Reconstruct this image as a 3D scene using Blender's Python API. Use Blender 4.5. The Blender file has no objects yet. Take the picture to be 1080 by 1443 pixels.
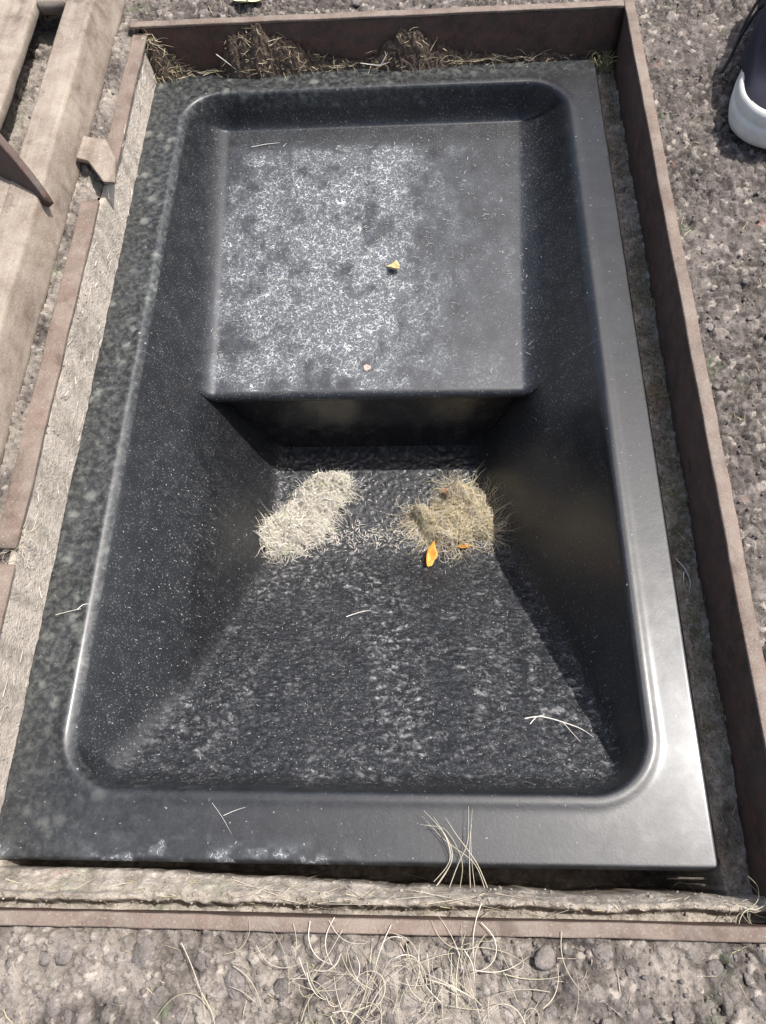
import bpy, math, random
import numpy as np
from mathutils import Matrix, Vector

random.seed(7)
RNG = np.random.default_rng(11)
SC = bpy.context.scene
COL = SC.collection

# ------------------------------------------------------------------ camera, sky, sun, exposure
cam_d = bpy.data.cameras.new('camera')
cam = bpy.data.objects.new('camera', cam_d)
COL.objects.link(cam)
R_WC = ((0.99843084, 0.01634671, -0.05355969),
        (0.00807862, 0.90439348, 0.42662298),
        (0.05541291, -0.42638623, 0.90284228))           # rows: camera axes in world space
M = Matrix.Identity(4)
for i in range(3):
    for j in range(3):
        M[j][i] = R_WC[i][j]
M.translation = Vector((0.36781, -0.00662, 0.68733))
cam.matrix_world = M
cam_d.sensor_fit = 'AUTO'
cam_d.sensor_width = 36.0
cam_d.lens = 36.0 * 1083.6 / 1443.0
cam_d.clip_start = 0.01
cam_d.clip_end = 500.0
SC.camera = cam

SUN_DIR = Vector((0.39, 0.15, 0.905)).normalized()
world = bpy.data.worlds.new('World')
SC.world = world
world.use_nodes = True
wn, wl = world.node_tree.nodes, world.node_tree.links
wn.clear()
sky = wn.new('ShaderNodeTexSky')
sky.sky_type = 'NISHITA'
sky.sun_disc = False
sky.sun_elevation = math.asin(SUN_DIR.z)
sky.sun_rotation = math.atan2(SUN_DIR.x, SUN_DIR.y)
sky.air_density = 1.0
sky.dust_density = 4.0
sky.ozone_density = 0.4
bg = wn.new('ShaderNodeBackground')
bg.inputs['Strength'].default_value = 0.15
wo = wn.new('ShaderNodeOutputWorld')
wl.new(sky.outputs[0], bg.inputs['Color'])
wl.new(bg.outputs[0], wo.inputs['Surface'])

sun_d = bpy.data.lights.new('sun', 'SUN')
sun_d.energy = 4.6
sun_d.angle = math.radians(0.55)
sun_d.color = (1.0, 0.975, 0.95)
sun = bpy.data.objects.new('sun', sun_d)
COL.objects.link(sun)
sun.rotation_euler = SUN_DIR.to_track_quat('Z', 'Y').to_euler()
sun.location = SUN_DIR * 5

SC.view_settings.view_transform = 'Standard'
SC.view_settings.look = 'None'
SC.view_settings.exposure = 0.40
SC.view_settings.gamma = 1.0
SC.view_settings.use_curve_mapping = False


# ------------------------------------------------------------------ noise on numpy arrays
def h2(ix, iy, s):
    ix = ix.astype(np.int64); iy = iy.astype(np.int64)
    n = (ix * 374761393 + iy * 668265263 + s * 982451653) & 0xffffffff
    n = ((n ^ (n >> 13)) * 1274126177) & 0xffffffff
    n = (n ^ (n >> 16)) & 0xffffffff
    n = (n * 2246822519) & 0xffffffff
    n = n ^ (n >> 15)
    return (n & 0xffffff) / float(0x1000000)


def vnoise(x, y, s=0):
    ix, iy = np.floor(x), np.floor(y)
    fx, fy = x - ix, y - iy
    fx = fx * fx * (3 - 2 * fx); fy = fy * fy * (3 - 2 * fy)
    a, b = h2(ix, iy, s), h2(ix + 1, iy, s)
    c, d = h2(ix, iy + 1, s), h2(ix + 1, iy + 1, s)
    return (a * (1 - fx) + b * fx) * (1 - fy) + (c * (1 - fx) + d * fx) * fy


def fbm(x, y, s=0, o=4, gain=0.5):
    t = 0; a = 1; n = 0
    for k in range(o):
        t = t + a * vnoise(x * 2 ** k + 17.3 * k, y * 2 ** k - 9.1 * k, s + k)
        n += a; a *= gain
    return t / n


def worley(x, y, s=0):
    ix, iy = np.floor(x), np.floor(y)
    f1 = np.full(x.shape, 9.0); f2 = np.full(x.shape, 9.0); cid = np.zeros(x.shape)
    for dx in (-1, 0, 1):
        for dy in (-1, 0, 1):
            cx, cy = ix + dx, iy + dy
            px = cx + 0.1 + 0.8 * h2(cx, cy, s); py = cy + 0.1 + 0.8 * h2(cx, cy, s + 51)
            d = np.hypot(px - x, py - y)
            m = d < f1
            f2 = np.where(m, f1, np.minimum(f2, d))
            cid = np.where(m, h2(cx, cy, s + 99), cid)
            f1 = np.where(m, d, f1)
    return f1, f2, cid


def sstep(a, b, x):
    t = np.clip((x - a) / (b - a), 0, 1)
    return t * t * (3 - 2 * t)


def smax(a, b, k):
    h = np.clip(0.5 + 0.5 * (a - b) / k, 0, 1)
    return b * (1 - h) + a * h + k * h * (1 - h)


def smin(a, b, k):
    return -smax(-a, -b, k)


# ------------------------------------------------------------------ object helpers
def mesh_of(name, V, F, mat, smooth=True, col=None):
    V = np.asarray(V, dtype=np.float32)
    me = bpy.data.meshes.new(name)
    if isinstance(F, np.ndarray):
        nf, k = F.shape
        me.vertices.add(len(V)); me.vertices.foreach_set('co', V.ravel())
        me.loops.add(nf * k); me.loops.foreach_set('vertex_index', F.astype(np.int32).ravel())
        me.polygons.add(nf)
        me.polygons.foreach_set('loop_start', np.arange(0, nf * k, k, dtype=np.int32))
        me.polygons.foreach_set('loop_total', np.full(nf, k, dtype=np.int32))
        me.update(calc_edges=True)
    else:
        me.from_pydata([tuple(map(float, v)) for v in V], [], F)
        me.update()
    if smooth:
        me.polygons.foreach_set('use_smooth', np.ones(len(me.polygons), dtype=bool))
    if col is not None:
        a = me.color_attributes.new('Col', 'FLOAT_COLOR', 'POINT')
        c = np.ones((len(V), 4), dtype=np.float32)
        c[:, :col.shape[1]] = col
        a.data.foreach_set('color', c.ravel())
    me.materials.append(mat)
    return me


def link(name, me, parent=None, kind=None, label=None, cat=None, group=None):
    o = bpy.data.objects.new(name, me)
    COL.objects.link(o)
    if parent is not None:
        o.parent = parent
    return tag(o, kind, label, cat, group)


def tag(o, kind=None, label=None, cat=None, group=None):
    if kind: o['kind'] = kind
    if label: o['label'] = label
    if cat: o['category'] = cat
    if group: o['group'] = group
    return o


def empty(name, loc, label, cat, group=None):
    o = bpy.data.objects.new(name, None)
    o.empty_display_size = 0.02
    COL.objects.link(o)
    o.location = loc
    return tag(o, None, label, cat, group)


def local(V, root):
    return np.asarray(V, dtype=float) - np.array(root.location)


def grid_faces(nu, nv):
    i = np.arange(nu * nv).reshape(nu, nv)
    return np.stack([i[:-1, :-1], i[1:, :-1], i[1:, 1:], i[:-1, 1:]], -1).reshape(-1, 4)


def box(x0, x1, y0, y1, z0, z1, bev=0.0015, seg=2):
    import bmesh
    bm = bmesh.new()
    bmesh.ops.create_cube(bm, size=1)
    for v in bm.verts:
        v.co = Vector((x0 + (v.co.x + .5) * (x1 - x0), y0 + (v.co.y + .5) * (y1 - y0), z0 + (v.co.z + .5) * (z1 - z0)))
    if bev:
        bmesh.ops.bevel(bm, geom=bm.edges[:], offset=bev, segments=seg, affect='EDGES', profile=0.5)
    bm.verts.index_update()
    V = np.array([v.co[:] for v in bm.verts]); F = [[v.index for v in f.verts] for f in bm.faces]
    bm.free()
    return V, F


def fibres(paths, rad, col=None, sides=3, flat=1.0, taper=0.35):
    """paths (M,N,3), rad (M,) -> tube mesh arrays, colour per fibre."""
    P = np.asarray(paths, float); m, n, _ = P.shape
    T = np.gradient(P, axis=1); T /= np.linalg.norm(T, axis=2, keepdims=True) + 1e-12
    ref = np.where(np.abs(T[..., 2:3]) > 0.9, np.array([1.0, 0, 0]), np.array([0, 0, 1.0]))
    A = np.cross(T, ref); A /= np.linalg.norm(A, axis=2, keepdims=True) + 1e-12
    B = np.cross(T, A)
    s = np.linspace(0, 1, n); w = 1 - (1 - taper) * s ** 2
    r = np.asarray(rad)[:, None, None] * w[None, :, None]
    rings = []
    for k in range(sides):
        a = 2 * math.pi * k / sides
        rings.append(P + r * (math.cos(a) * A + flat * math.sin(a) * B))
    V = np.stack(rings, 2)                                   # m,n,sides,3
    idx = np.arange(m * n * sides).reshape(m, n, sides)
    nx = np.roll(idx, -1, 2)
    F = np.stack([idx[:, :-1], nx[:, :-1], nx[:, 1:], idx[:, 1:]], -1).reshape(-1, 4)
    C = None
    if col is not None:
        C = np.repeat(np.asarray(col, float), n * sides, axis=0)
    return V.reshape(-1, 3), F, C


def bent(start, ang, length, lift, curl, n=6, droop=0.0):
    """arrays (M,) -> curved blades lying roughly flat."""
    m = len(ang)
    s = np.linspace(0, 1, n)[None, :]
    th = ang[:, None] + curl[:, None] * s + 0.25 * np.sin(6 * s + ang[:, None] * 3) * np.abs(curl[:, None])
    ds = (length / (n - 1))[:, None]
    x = start[:, 0:1] + np.cumsum(np.cos(th) * ds, 1) - np.cos(th[:, :1]) * ds
    y = start[:, 1:2] + np.cumsum(np.sin(th) * ds, 1) - np.sin(th[:, :1]) * ds
    z = start[:, 2:3] + lift[:, None] * np.sin(s * 2.2) + droop * s * s
    return np.stack([x, y, z], -1)


STRAW = np.array([[.62, .52, .34], [.55, .46, .30], [.70, .62, .45], [.46, .37, .24], [.50, .50, .28], [.66, .55, .44]])


def straw_cols(m, pal=STRAW):
    c = pal[RNG.integers(0, len(pal), m)]
    return np.clip(c * RNG.uniform(.75, 1.15, (m, 1)), 0, 1)


# ------------------------------------------------------------------ materials
class NT:
    def __init__(self, name):
        self.m = bpy.data.materials.new(name)
        self.m.use_nodes = True
        self.n, self.l = self.m.node_tree.nodes, self.m.node_tree.links
        self.n.clear()
        self.out = self.n.new('ShaderNodeOutputMaterial')
        self.b = self.n.new('ShaderNodeBsdfPrincipled')
        self.l.new(self.b.outputs[0], self.out.inputs['Surface'])
        self.tc = self.n.new('ShaderNodeTexCoord').outputs['Object']

    def noise(self, scale, detail=4, rough=.55, dist=0.0, vec=None, out='Fac'):
        t = self.n.new('ShaderNodeTexNoise')
        t.inputs['Scale'].default_value = scale; t.inputs['Detail'].default_value = detail
        t.inputs['Roughness'].default_value = rough; t.inputs['Distortion'].default_value = dist
        self.l.new(vec or self.tc, t.inputs['Vector'])
        return t.outputs[out]

    def vor(self, scale, feature='F1', vec=None, out='Distance'):
        t = self.n.new('ShaderNodeTexVoronoi'); t.feature = feature
        t.inputs['Scale'].default_value = scale
        self.l.new(vec or self.tc, t.inputs['Vector'])
        return t.outputs[out]

    def stretch(self, sx, sy, sz):
        t = self.n.new('ShaderNodeMapping'); t.inputs['Scale'].default_value = (sx, sy, sz)
        self.l.new(self.tc, t.inputs['Vector'])
        return t.outputs[0]

    def rng(self, v, a, b, c=0.0, d=1.0, smooth=False):
        t = self.n.new('ShaderNodeMapRange'); t.clamp = True
        if smooth: t.interpolation_type = 'SMOOTHSTEP'
        t.inputs[1].default_value = a; t.inputs[2].default_value = b
        t.inputs[3].default_value = c; t.inputs[4].default_value = d
        self.l.new(v, t.inputs[0])
        return t.outputs[0]

    def math(self, op, a, b=None, clamp=False):
        t = self.n.new('ShaderNodeMath'); t.operation = op; t.use_clamp = clamp
        for k, v in enumerate((a, b)):
            if v is None: continue
            if isinstance(v, (int, float)): t.inputs[k].default_value = v
            else: self.l.new(v, t.inputs[k])
        return t.outputs[0]

    def mix(self, f, a, b, mode='MIX'):
        t = self.n.new('ShaderNodeMix'); t.data_type = 'RGBA'; t.blend_type = mode
        for k, v in ((0, f), (6, a), (7, b)):
            if isinstance(v, (int, float)): t.inputs[k].default_value = v
            elif isinstance(v, tuple): t.inputs[k].default_value = (*v, 1)
            else: self.l.new(v, t.inputs[k])
        return t.outputs[2]

    def attr(self, name='Col'):
        t = self.n.new('ShaderNodeAttribute'); t.attribute_name = name
        s = self.n.new('ShaderNodeSeparateColor')
        self.l.new(t.outputs['Color'], s.inputs[0])
        self.alpha = t.outputs['Alpha']
        return t.outputs['Color'], s.outputs[0], s.outputs[1], s.outputs[2]

    def set(self, **k):
        for key, v in k.items():
            s = self.b.inputs[{'color': 'Base Color', 'rough': 'Roughness', 'spec': 'Specular IOR Level', 'metal': 'Metallic', 'coat': 'Coat Weight'}[key]]
            if isinstance(v, (int, float)): s.default_value = v
            elif isinstance(v, tuple): s.default_value = (*v, 1)
            else: self.l.new(v, s)

    def bump(self, h, dist=0.001, strength=1.0, prev=None):
        t = self.n.new('ShaderNodeBump'); t.inputs['Distance'].default_value = dist
        t.inputs['Strength'].default_value = strength
        self.l.new(h, t.inputs['Height'])
        if prev is not None: self.l.new(prev, t.inputs['Normal'])
        self.l.new(t.outputs[0], self.b.inputs['Normal'])
        return t.outputs[0]


def earth(name, dark, mid, light, speck=.5, moss=0.0, attr=False, tone=False):
    t = NT(name)
    t.tc = t.n.new('ShaderNodeNewGeometry').outputs['Position']
    n1 = t.noise(14, 6, .6); n2 = t.noise(95, 5, .65); n3 = t.noise(420, 4, .7)
    c = t.mix(t.rng(t.math('ADD', t.math('MULTIPLY', n1, .55), t.math('MULTIPLY', t.noise(55, 4, .6, .3), .45)), .40, .60), dark, mid)
    c = t.mix(t.rng(n2, .42, .72), c, light)
    c = t.mix(t.rng(n3, .35, .75, 0, .55), c, t.mix(.5, dark, light), 'MIX')
    c = t.mix(t.rng(t.noise(170, 3, .5, .6), .68, .73, 0, speck), c, (.62, .58, .53))
    c = t.mix(t.rng(t.noise(260, 2, .5), .66, .72, 0, .55), c, (.05, .042, .036))
    if moss:
        mk = t.math('MULTIPLY', t.rng(t.noise(17, 4, .6, .4), .60, .70), t.rng(n2, .38, .6))
        c = t.mix(t.math('MULTIPLY', mk, moss), c, (.10, .14, .065))
        rk = t.rng(t.noise(21, 3, .6, .4, vec=t.stretch(1, 1.2, .7)), .68, .74, 0, .45)
        c = t.mix(rk, c, (.30, .17, .14))
    if attr:
        _, r, g, b = t.attr()
        tn = t.n.new('ShaderNodeVectorMath'); tn.operation = 'SCALE'; t.l.new(c, tn.inputs[0])
        t.l.new(t.rng(t.alpha, 0, 1, .55, 1.5) if tone else t.rng(t.alpha, 0, 1, 1, 1), tn.inputs['Scale'])
        c = tn.outputs[0]
        c = t.mix(t.math('MULTIPLY', r, .70), c, (.040, .033, .028))       # darker crevices and patches
        c = t.mix(t.math('MULTIPLY', g, .8), c, (.50, .44, .37))           # pale chips
        c = t.mix(t.math('MULTIPLY', b, t.rng(n2, .3, .6, .55, .95)), c, (.56, .495, .42))   # dry pale sand; also brightness painted in as paler colour
    t.set(color=c, rough=.95, spec=.2)
    p = t.bump(n2, .006, .70)
    t.bump(n3, .0026, .9, p)
    return t.m


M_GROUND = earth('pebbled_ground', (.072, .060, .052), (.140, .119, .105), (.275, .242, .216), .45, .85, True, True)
M_STONE = earth('embedded_stone', (.125, .106, .094), (.20, .173, .155), (.32, .285, .255), .45, .5)
M_SOIL = earth('pit_soil', (.20, .172, .14), (.34, .296, .245), (.52, .465, .395), .7, .6, True)
M_HEAP = earth('dark_mulch', (.05, .035, .028), (.10, .072, .055), (.20, .155, .115), .3, .3)


def painted(name, base, dust, amt, rust=.3, streak=0.0):
    t = NT(name)
    n1 = t.noise(9, 5, .6, .5); n2 = t.noise(60, 6, .65); n3 = t.noise(500, 3, .7)
    st = t.noise(1.0, 5, .65, vec=t.stretch(110, 5, 60))
    c = t.mix(t.rng(n1, .38, .66), base, tuple(min(1, v * 1.35) for v in base))
    c = t.mix(t.math('MULTIPLY', t.rng(n2, .40, .68), rust), c, (.16, .068, .050))
    c = t.mix(t.math('MULTIPLY', t.math('ADD', t.rng(n1, .3, .7, .25, .75), t.math('ADD', t.rng(st, .36, .66, -.5 * streak, .6 * streak), t.rng(t.noise(38, 6, .68, .3), .36, .66, -.38, .42))), amt, True), c, dust)
    c = t.mix(t.rng(n3, .56, .70, 0, .5), c, tuple(min(1, v * 1.3) for v in dust))
    c = t.mix(t.rng(t.noise(30, 5, .66, .5), .58, .68, 0, .5), c, tuple(v * .5 for v in base))
    c = t.mix(t.rng(t.noise(230, 4, .7), .60, .70, 0, .45), c, tuple(v * .45 for v in base))
    t.set(color=c, rough=t.rng(n2, .3, .7, .55, .8), spec=.35)
    p = t.bump(n2, .0022, .5)
    t.bump(n3, .0008, .8, p)
    return t.m


M_WALL = painted('brown_painted_steel', (.048, .031, .023), (.14, .106, .082), .24, .62)
M_FLANGE = painted('dusty_brown_edge', (.118, .088, .068), (.285, .243, .20), .52, .32, .15)
M_LID = painted('dusty_brown_cover', (.165, .130, .100), (.37, .322, .265), .62, .14, .45)
M_RIB = painted('rusted_brown_rib', (.055, .040, .032), (.12, .095, .078), .25, .4)


def plastic():
    t = NT('black_moulded_plastic')
    _, r, g, b = t.attr()
    fine = t.noise(520, 3, .7); blot = t.noise(48, 5, .62, .4); mid = t.noise(150, 4, .65, .5)
    # fine dust film everywhere, thicker where the dirt map says so
    film = t.math('ADD', t.rng(blot, .35, .75, .0, .055), t.math('MULTIPLY', t.rng(fine, .45, .75), .055))
    film = t.math('ADD', film, t.math('MULTIPLY', t.rng(r, .05, .85, -.03, .33), t.rng(mid, .3, .7, .7, 1.1)), True)
    c = t.mix(film, (.0080, .0088, .0105), (.192, .210, .232))
    # algae stain with round spots
    spots = t.rng(t.vor(48), .10, .42, 1, 0, True)
    al = t.math('MULTIPLY', b, t.math('ADD', t.rng(mid, .42, .70, .0, .55), t.math('MULTIPLY', spots, t.rng(blot, .45, .56, 0, .85))), True)
    c = t.mix(al, c, (.135, .142, .125))
    # pale curls of dried dirt
    warp = t.n.new('ShaderNodeVectorMath'); warp.operation = 'MULTIPLY_ADD'
    nz = t.noise(130, 2, .5, out='Color')
    t.l.new(nz, warp.inputs[0]); warp.inputs[1].default_value = (.014, .014, .014); t.l.new(t.tc, warp.inputs[2])
    edge = t.vor(120, 'DISTANCE_TO_EDGE', warp.outputs[0])
    curl = t.math('MULTIPLY', t.rng(edge, .015, .07, 1, 0), t.rng(t.noise(90, 4, .65), .47, .60))
    dots = t.rng(t.noise(330, 3, .6, .8), .56, .66)
    sp = t.math('MULTIPLY', t.math('MAXIMUM', curl, t.math('MULTIPLY', dots, .8)), t.rng(r, .36, .95, 0.0, 1.0), True)
    sp = t.math('MAXIMUM', sp, t.rng(t.noise(300, 2, .5, .3), .715, .75, 0, .4))
    c = t.mix(sp, c, (.56, .57, .56))
    grain = t.math('MULTIPLY', t.rng(t.noise(560, 2, .6), .60, .70), t.rng(blot, .35, .6, .35, 1.0))
    sepz = t.n.new('ShaderNodeSeparateXYZ'); t.l.new(t.tc, sepz.inputs[0])
    grain = t.math('MULTIPLY', grain, t.rng(sepz.outputs[2], .226, .238, 1.0, .12))
    c = t.mix(t.math('MULTIPLY', grain, .42), c, (.34, .34, .33))
    matte = t.rng(t.alpha, 0, .5)
    sv = t.stretch(1, 1.7, 1.2)
    fleck = t.math('MULTIPLY', t.rng(t.noise(185, 4, .68, .4, vec=sv), .555, .68), t.math('MULTIPLY', t.rng(t.noise(60, 3, .6), .35, .6, .25, 1), t.alpha))
    c = t.mix(t.math('MULTIPLY', fleck, .62), c, t.mix(t.rng(fine, .4, .65), (.10, .095, .095), (.42, .42, .41)))
    # mud crumbs (real relief in the mesh) carry their own colour
    c = t.mix(t.math('MULTIPLY', g, .80), c, t.mix(t.rng(mid, .4, .65), (.05, .048, .05), (.42, .41, .41)))
    t.set(color=c, rough=t.math('ADD', t.math('ADD', t.rng(blot, .3, .7, .42, .50), t.math('MULTIPLY', sp, .4)), t.math('ADD', t.math('MULTIPLY', r, .08), t.math('MULTIPLY', matte, .10)), True), spec=.5)
    t.set(coat=t.math('MULTIPLY', t.math('MULTIPLY', t.rng(r, .06, .22, .22, .0), t.rng(matte, 0, 1, 1, .45)), t.rng(grain, 0, 1, 1, .2)))
    t.b.inputs['Coat Roughness'].default_value = .20
    p = t.bump(mid, .0005, .22)
    p = t.bump(fine, .0002, .35, p)
    p = t.bump(grain, .0005, .5, p)
    p = t.bump(fleck, .0012, .7, p)
    t.bump(sp, .0006, .6, p)
    return t.m


M_PLASTIC = plastic()
tp = NT('glossy_black_panel')
tn = tp.noise(60, 5, .6)
tp.set(color=tp.mix(tp.rng(tn, .4, .8), (.008, .008, .009), (.030, .028, .027)), rough=tp.rng(tn, .3, .7, .16, .32))
tp.bump(tp.noise(25, 2, .5), .001, .2)
M_PANEL = tp.m


def fibre_mat(name, rough=.75):
    t = NT(name)
    c, _, _, _ = t.attr()
    n = t.noise(300, 3, .6)
    t.set(color=t.mix(t.rng(n, .35, .7, 0, .22), c, (.30, .23, .15)), rough=rough, spec=.3)
    return t.m


M_STRAW = fibre_mat('dry_straw')


def leaf_mat(name, a, b, spot):
    t = NT(name)
    n = t.noise(120, 5, .6, .4)
    c = t.mix(t.rng(n, .35, .65), a, b)
    c = t.mix(t.rng(t.noise(260, 3, .6), .60, .68, 0, .8), c, spot)
    t.set(color=c, rough=.55, spec=.35)
    t.bump(t.noise(200, 4, .6, vec=t.stretch(3, 1, 1)), .0006, .5)
    return t.m


M_YLEAF = leaf_mat('yellow_dry_leaf', (.50, .36, .15), (.66, .55, .32), (.20, .11, .05))
M_OLEAF = leaf_mat('orange_dry_leaf', (.50, .20, .03), (.66, .36, .08), (.17, .065, .025))
M_PLEAF = leaf_mat('pale_green_leaf', (.58, .62, .30), (.66, .70, .40), (.45, .45, .2))
M_BLEAF = leaf_mat('brown_dry_leaf', (.22, .11, .07), (.34, .19, .12), (.12, .06, .04))


def simple(name, col, rough, bscale=None, bdist=.0005, var=.15, spec=.5):
    t = NT(name)
    n = t.noise(bscale or 80, 5, .6)
    t.set(color=t.mix(t.rng(n, .3, .7), tuple(v * (1 - var) for v in col), tuple(min(1, v * (1 + var)) for v in col)), rough=rough, spec=spec)
    t.bump(n, bdist, .5)
    return t.m


M_RUBBER = simple('white_rubber', (.58, .565, .515), .6, 45, .0004, .14)
tw = NT('navy_canvas')
w1 = tw.vor(900)
tw.set(color=tw.mix(tw.rng(tw.noise(30, 4), .3, .7), (.017, .017, .026), (.030, .029, .042)), rough=.85, spec=.25)
tw.bump(w1, .0004, .5)
M_CANVAS = tw.m
M_LACE = simple('black_lace', (.012, .012, .013), .8, 600, .0004)
M_LABEL = simple('white_label', (.62, .61, .64), .6, 500, .0002, .05)

# ------------------------------------------------------------------ ground (one sheet to the horizon, open over the pit)
PX0, PX1, PY0, PY1 = -.0225, .6375, -.0445, 1.0065
G0 = .0600


def ground_h(x, y, full=False):
    near = sstep(.25, -.02, y)                                # coarser cobbles at the near side
    # coordinates warped so that cells do not look regular
    wx = x + .006 * (fbm(x * 60, y * 60, 3, 3) - .5); wy = y + .006 * (fbm(x * 60, y * 60, 8, 3) - .5)
    a1, a2, ca = worley(wx * 46, wy * 46, 5)
    b1, b2, cb = worley(wx * 84, wy * 84, 21)
    c1, c2, cc = worley(wx * 190, wy * 190, 33)
    big = sstep(.0, .26, a2 - a1) * (.35 + .65 * ca)
    mid = sstep(.0, .24, b2 - b1) * (.15 + .85 * cb)
    sml = sstep(.0, .40, c2 - c1) * (.2 + .8 * cc)
    patch = sstep(.36, .60, fbm(x * 22, y * 22, 71, 3))       # mortar-filled and ravelled patches
    h = (.0042 * big * (.25 + .75 * near) + .0066 * mid * (1 - .40 * near) * (.40 + .60 * patch) + .0030 * sml * (.45 + .55 * patch)
         + .0070 * (fbm(x * 38, y * 38, 40, 4) - .5) + .0070 * (fbm(x * 150, y * 150, 44, 4, .65) - .5))
    z = G0 - .0078 + h
    d = np.maximum(np.maximum(PX0 - x, x - PX1), np.maximum(PY0 - y, y - PY1))   # distance outside the frame
    z = z + .0042 * sstep(.010, .0, d) * (sstep(.35, .75, fbm(x * 48, y * 48, 47, 3)) - .35) - .007 * sstep(.001, -.004, d)
    if not full:
        return z
    crev = (1 - sstep(.02, .17, b2 - b1)) * (.35 + .65 * patch) * (1 - .35 * near) + (1 - sstep(.0, .10, a2 - a1)) * .7 * near + .5 * (1 - sstep(.0, .15, c2 - c1)) * patch
    pale = ((cb > .965) & (b2 - b1 > .2)).astype(float) * .35 * (1 - near) + ((cc > .955) & (c2 - c1 > .12)).astype(float) * .8
    tone = cb * .6 + cc * .4 if True else cb
    return z, np.clip(crev, 0, 1), np.clip(pale, 0, 1), tone


def spread(lo, hi, step, far):
    core = np.arange(lo, hi, step)
    out = []; d = step * 2; p = 0
    while p < far:
        p += d; d *= 1.22; out.append(p)
    out = np.array(out)
    return np.concatenate([lo - out[::-1], core, core[-1] + out])


gx, gy = spread(-.27, .87, .0016, 60), spread(-.155, 1.14, .0016, 60)
X, Y = np.meshgrid(gx, gy, indexing='ij')
Z, CREV, PALE, TONE = ground_h(X, Y, True)
CORE = sstep(-.36, -.27, X) * sstep(.96, .87, X) * sstep(-.25, -.155, Y) * sstep(1.23, 1.14, Y)
Z = (G0 - .0035) * (1 - CORE) + Z * CORE
CREV, PALE, TONE = CREV * CORE, PALE * CORE, .45 + (TONE - .45) * CORE
F = grid_faces(len(gx), len(gy))
GLARE = np.maximum(sstep(.02, -.09, Y) * .50, sstep(.05, -.03, X) * .40) * sstep(.30, .62, fbm(X * 28, Y * 28, 88, 4)) * sstep(-.6, -.3, X) * sstep(-.6, -.3, Y)  # near and left ground painted paler to imitate its bright exposure
cx = (X[:-1, :-1] + X[1:, 1:]).ravel() / 2; cy = (Y[:-1, :-1] + Y[1:, 1:]).ravel() / 2
keep = ~((cx > -.0105) & (cx < PX1 - .004) & (cy > PY0 + .003) & (cy < PY1 - .003))
F = F[keep]
used = np.zeros(X.size, bool); used[F.ravel()] = True
remap = np.cumsum(used) - 1
V = np.stack([X, Y, Z], -1).reshape(-1, 3)[used]
ground = link('ground', mesh_of('ground', V, remap[F], M_GROUND, col=np.stack([CREV, PALE, GLARE, TONE], -1).reshape(-1, 4)[used]), kind='structure')


def gz(x, y):
    return float(ground_h(np.array([float(x)]), np.array([float(y)]))[0])


# embedded stones: single lumps that can be told apart
def pebble_mesh(seed, sub=2):
    import bmesh
    bm = bmesh.new(); bmesh.ops.create_icosphere(bm, subdivisions=sub, radius=1)
    r = random.Random(seed); ph = [r.uniform(0, 6.28) for _ in range(9)]
    planes = [(Vector((r.gauss(0, 1), r.gauss(0, 1), r.gauss(0, .6))).normalized(), r.uniform(.5, .85)) for _ in range(13)]
    for v in bm.verts:
        d = v.co.normalized()
        k = 1 + .10 * math.sin(3 * d.x + ph[0]) * math.sin(2.5 * d.y + ph[1]) + .06 * math.sin(7 * d.y + ph[2]) * math.sin(6 * d.x + ph[3])
        c = d * k
        c = c * (1 + .11 * (math.sin(11 * d.x + ph[4]) * math.sin(9 * d.y + ph[5]) + .7 * math.sin(17 * d.z + ph[6]) * math.sin(15 * d.x + ph[7])))
        for nrm, lim in planes:
            q = c.dot(nrm)
            if q > lim: c = c - nrm * (q - lim) * .92
        v.co = c
    bm.verts.index_update()
    V = np.array([v.co[:] for v in bm.verts]); F = np.array([[v.index for v in f.verts] for f in bm.faces])
    bm.free()
    return V, F


stone_meshes = []
for k in range(9):
    V, F = pebble_mesh(100 + k, 2 if k < 5 else 1)
    stone_meshes.append(mesh_of('stone', V, F, M_STONE))


def outside(x, y, m=.003):
    if PX0 - m < x < PX1 + m and PY0 - m < y < PY1 + m: return False
    return True


spots = []
tries = 0
while len(spots) < 240 and tries < 30000:
    tries += 1
    u = random.random()
    if u < .50: x, y, s = random.uniform(.03, .62), random.uniform(-.115, -.05), random.uniform(.005, .0125)
    elif u < .88: x, y, s = random.uniform(.642, .82), random.uniform(-.06, 1.03), random.uniform(.0038, .0085)
    elif u < .94: x, y, s = random.uniform(0, .66), random.uniform(1.012, 1.06), random.uniform(.005, .009)
    else: x, y, s = random.uniform(-.16, -.026), random.uniform(.2, 1.05), random.uniform(.004, .0075)
    if not outside(x, y, s): continue
    if all((x - a) ** 2 + (y - b) ** 2 > (.80 * (s + c)) ** 2 for a, b, c in spots):
        spots.append((x, y, s))
for x, y, s in spots:
    o = link('stone', random.choice(stone_meshes), ground)
    f = random.uniform(.28, .5)
    o.location = (x, y, gz(x, y) - s * f * random.uniform(.35, .75))
    o.scale = (s * random.uniform(.8, 1.25), s * random.uniform(.75, 1.1), s * f * 1.2)
    o.rotation_euler = (random.uniform(-.35, .35), random.uniform(-.35, .35), random.uniform(0, 6.28))

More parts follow.
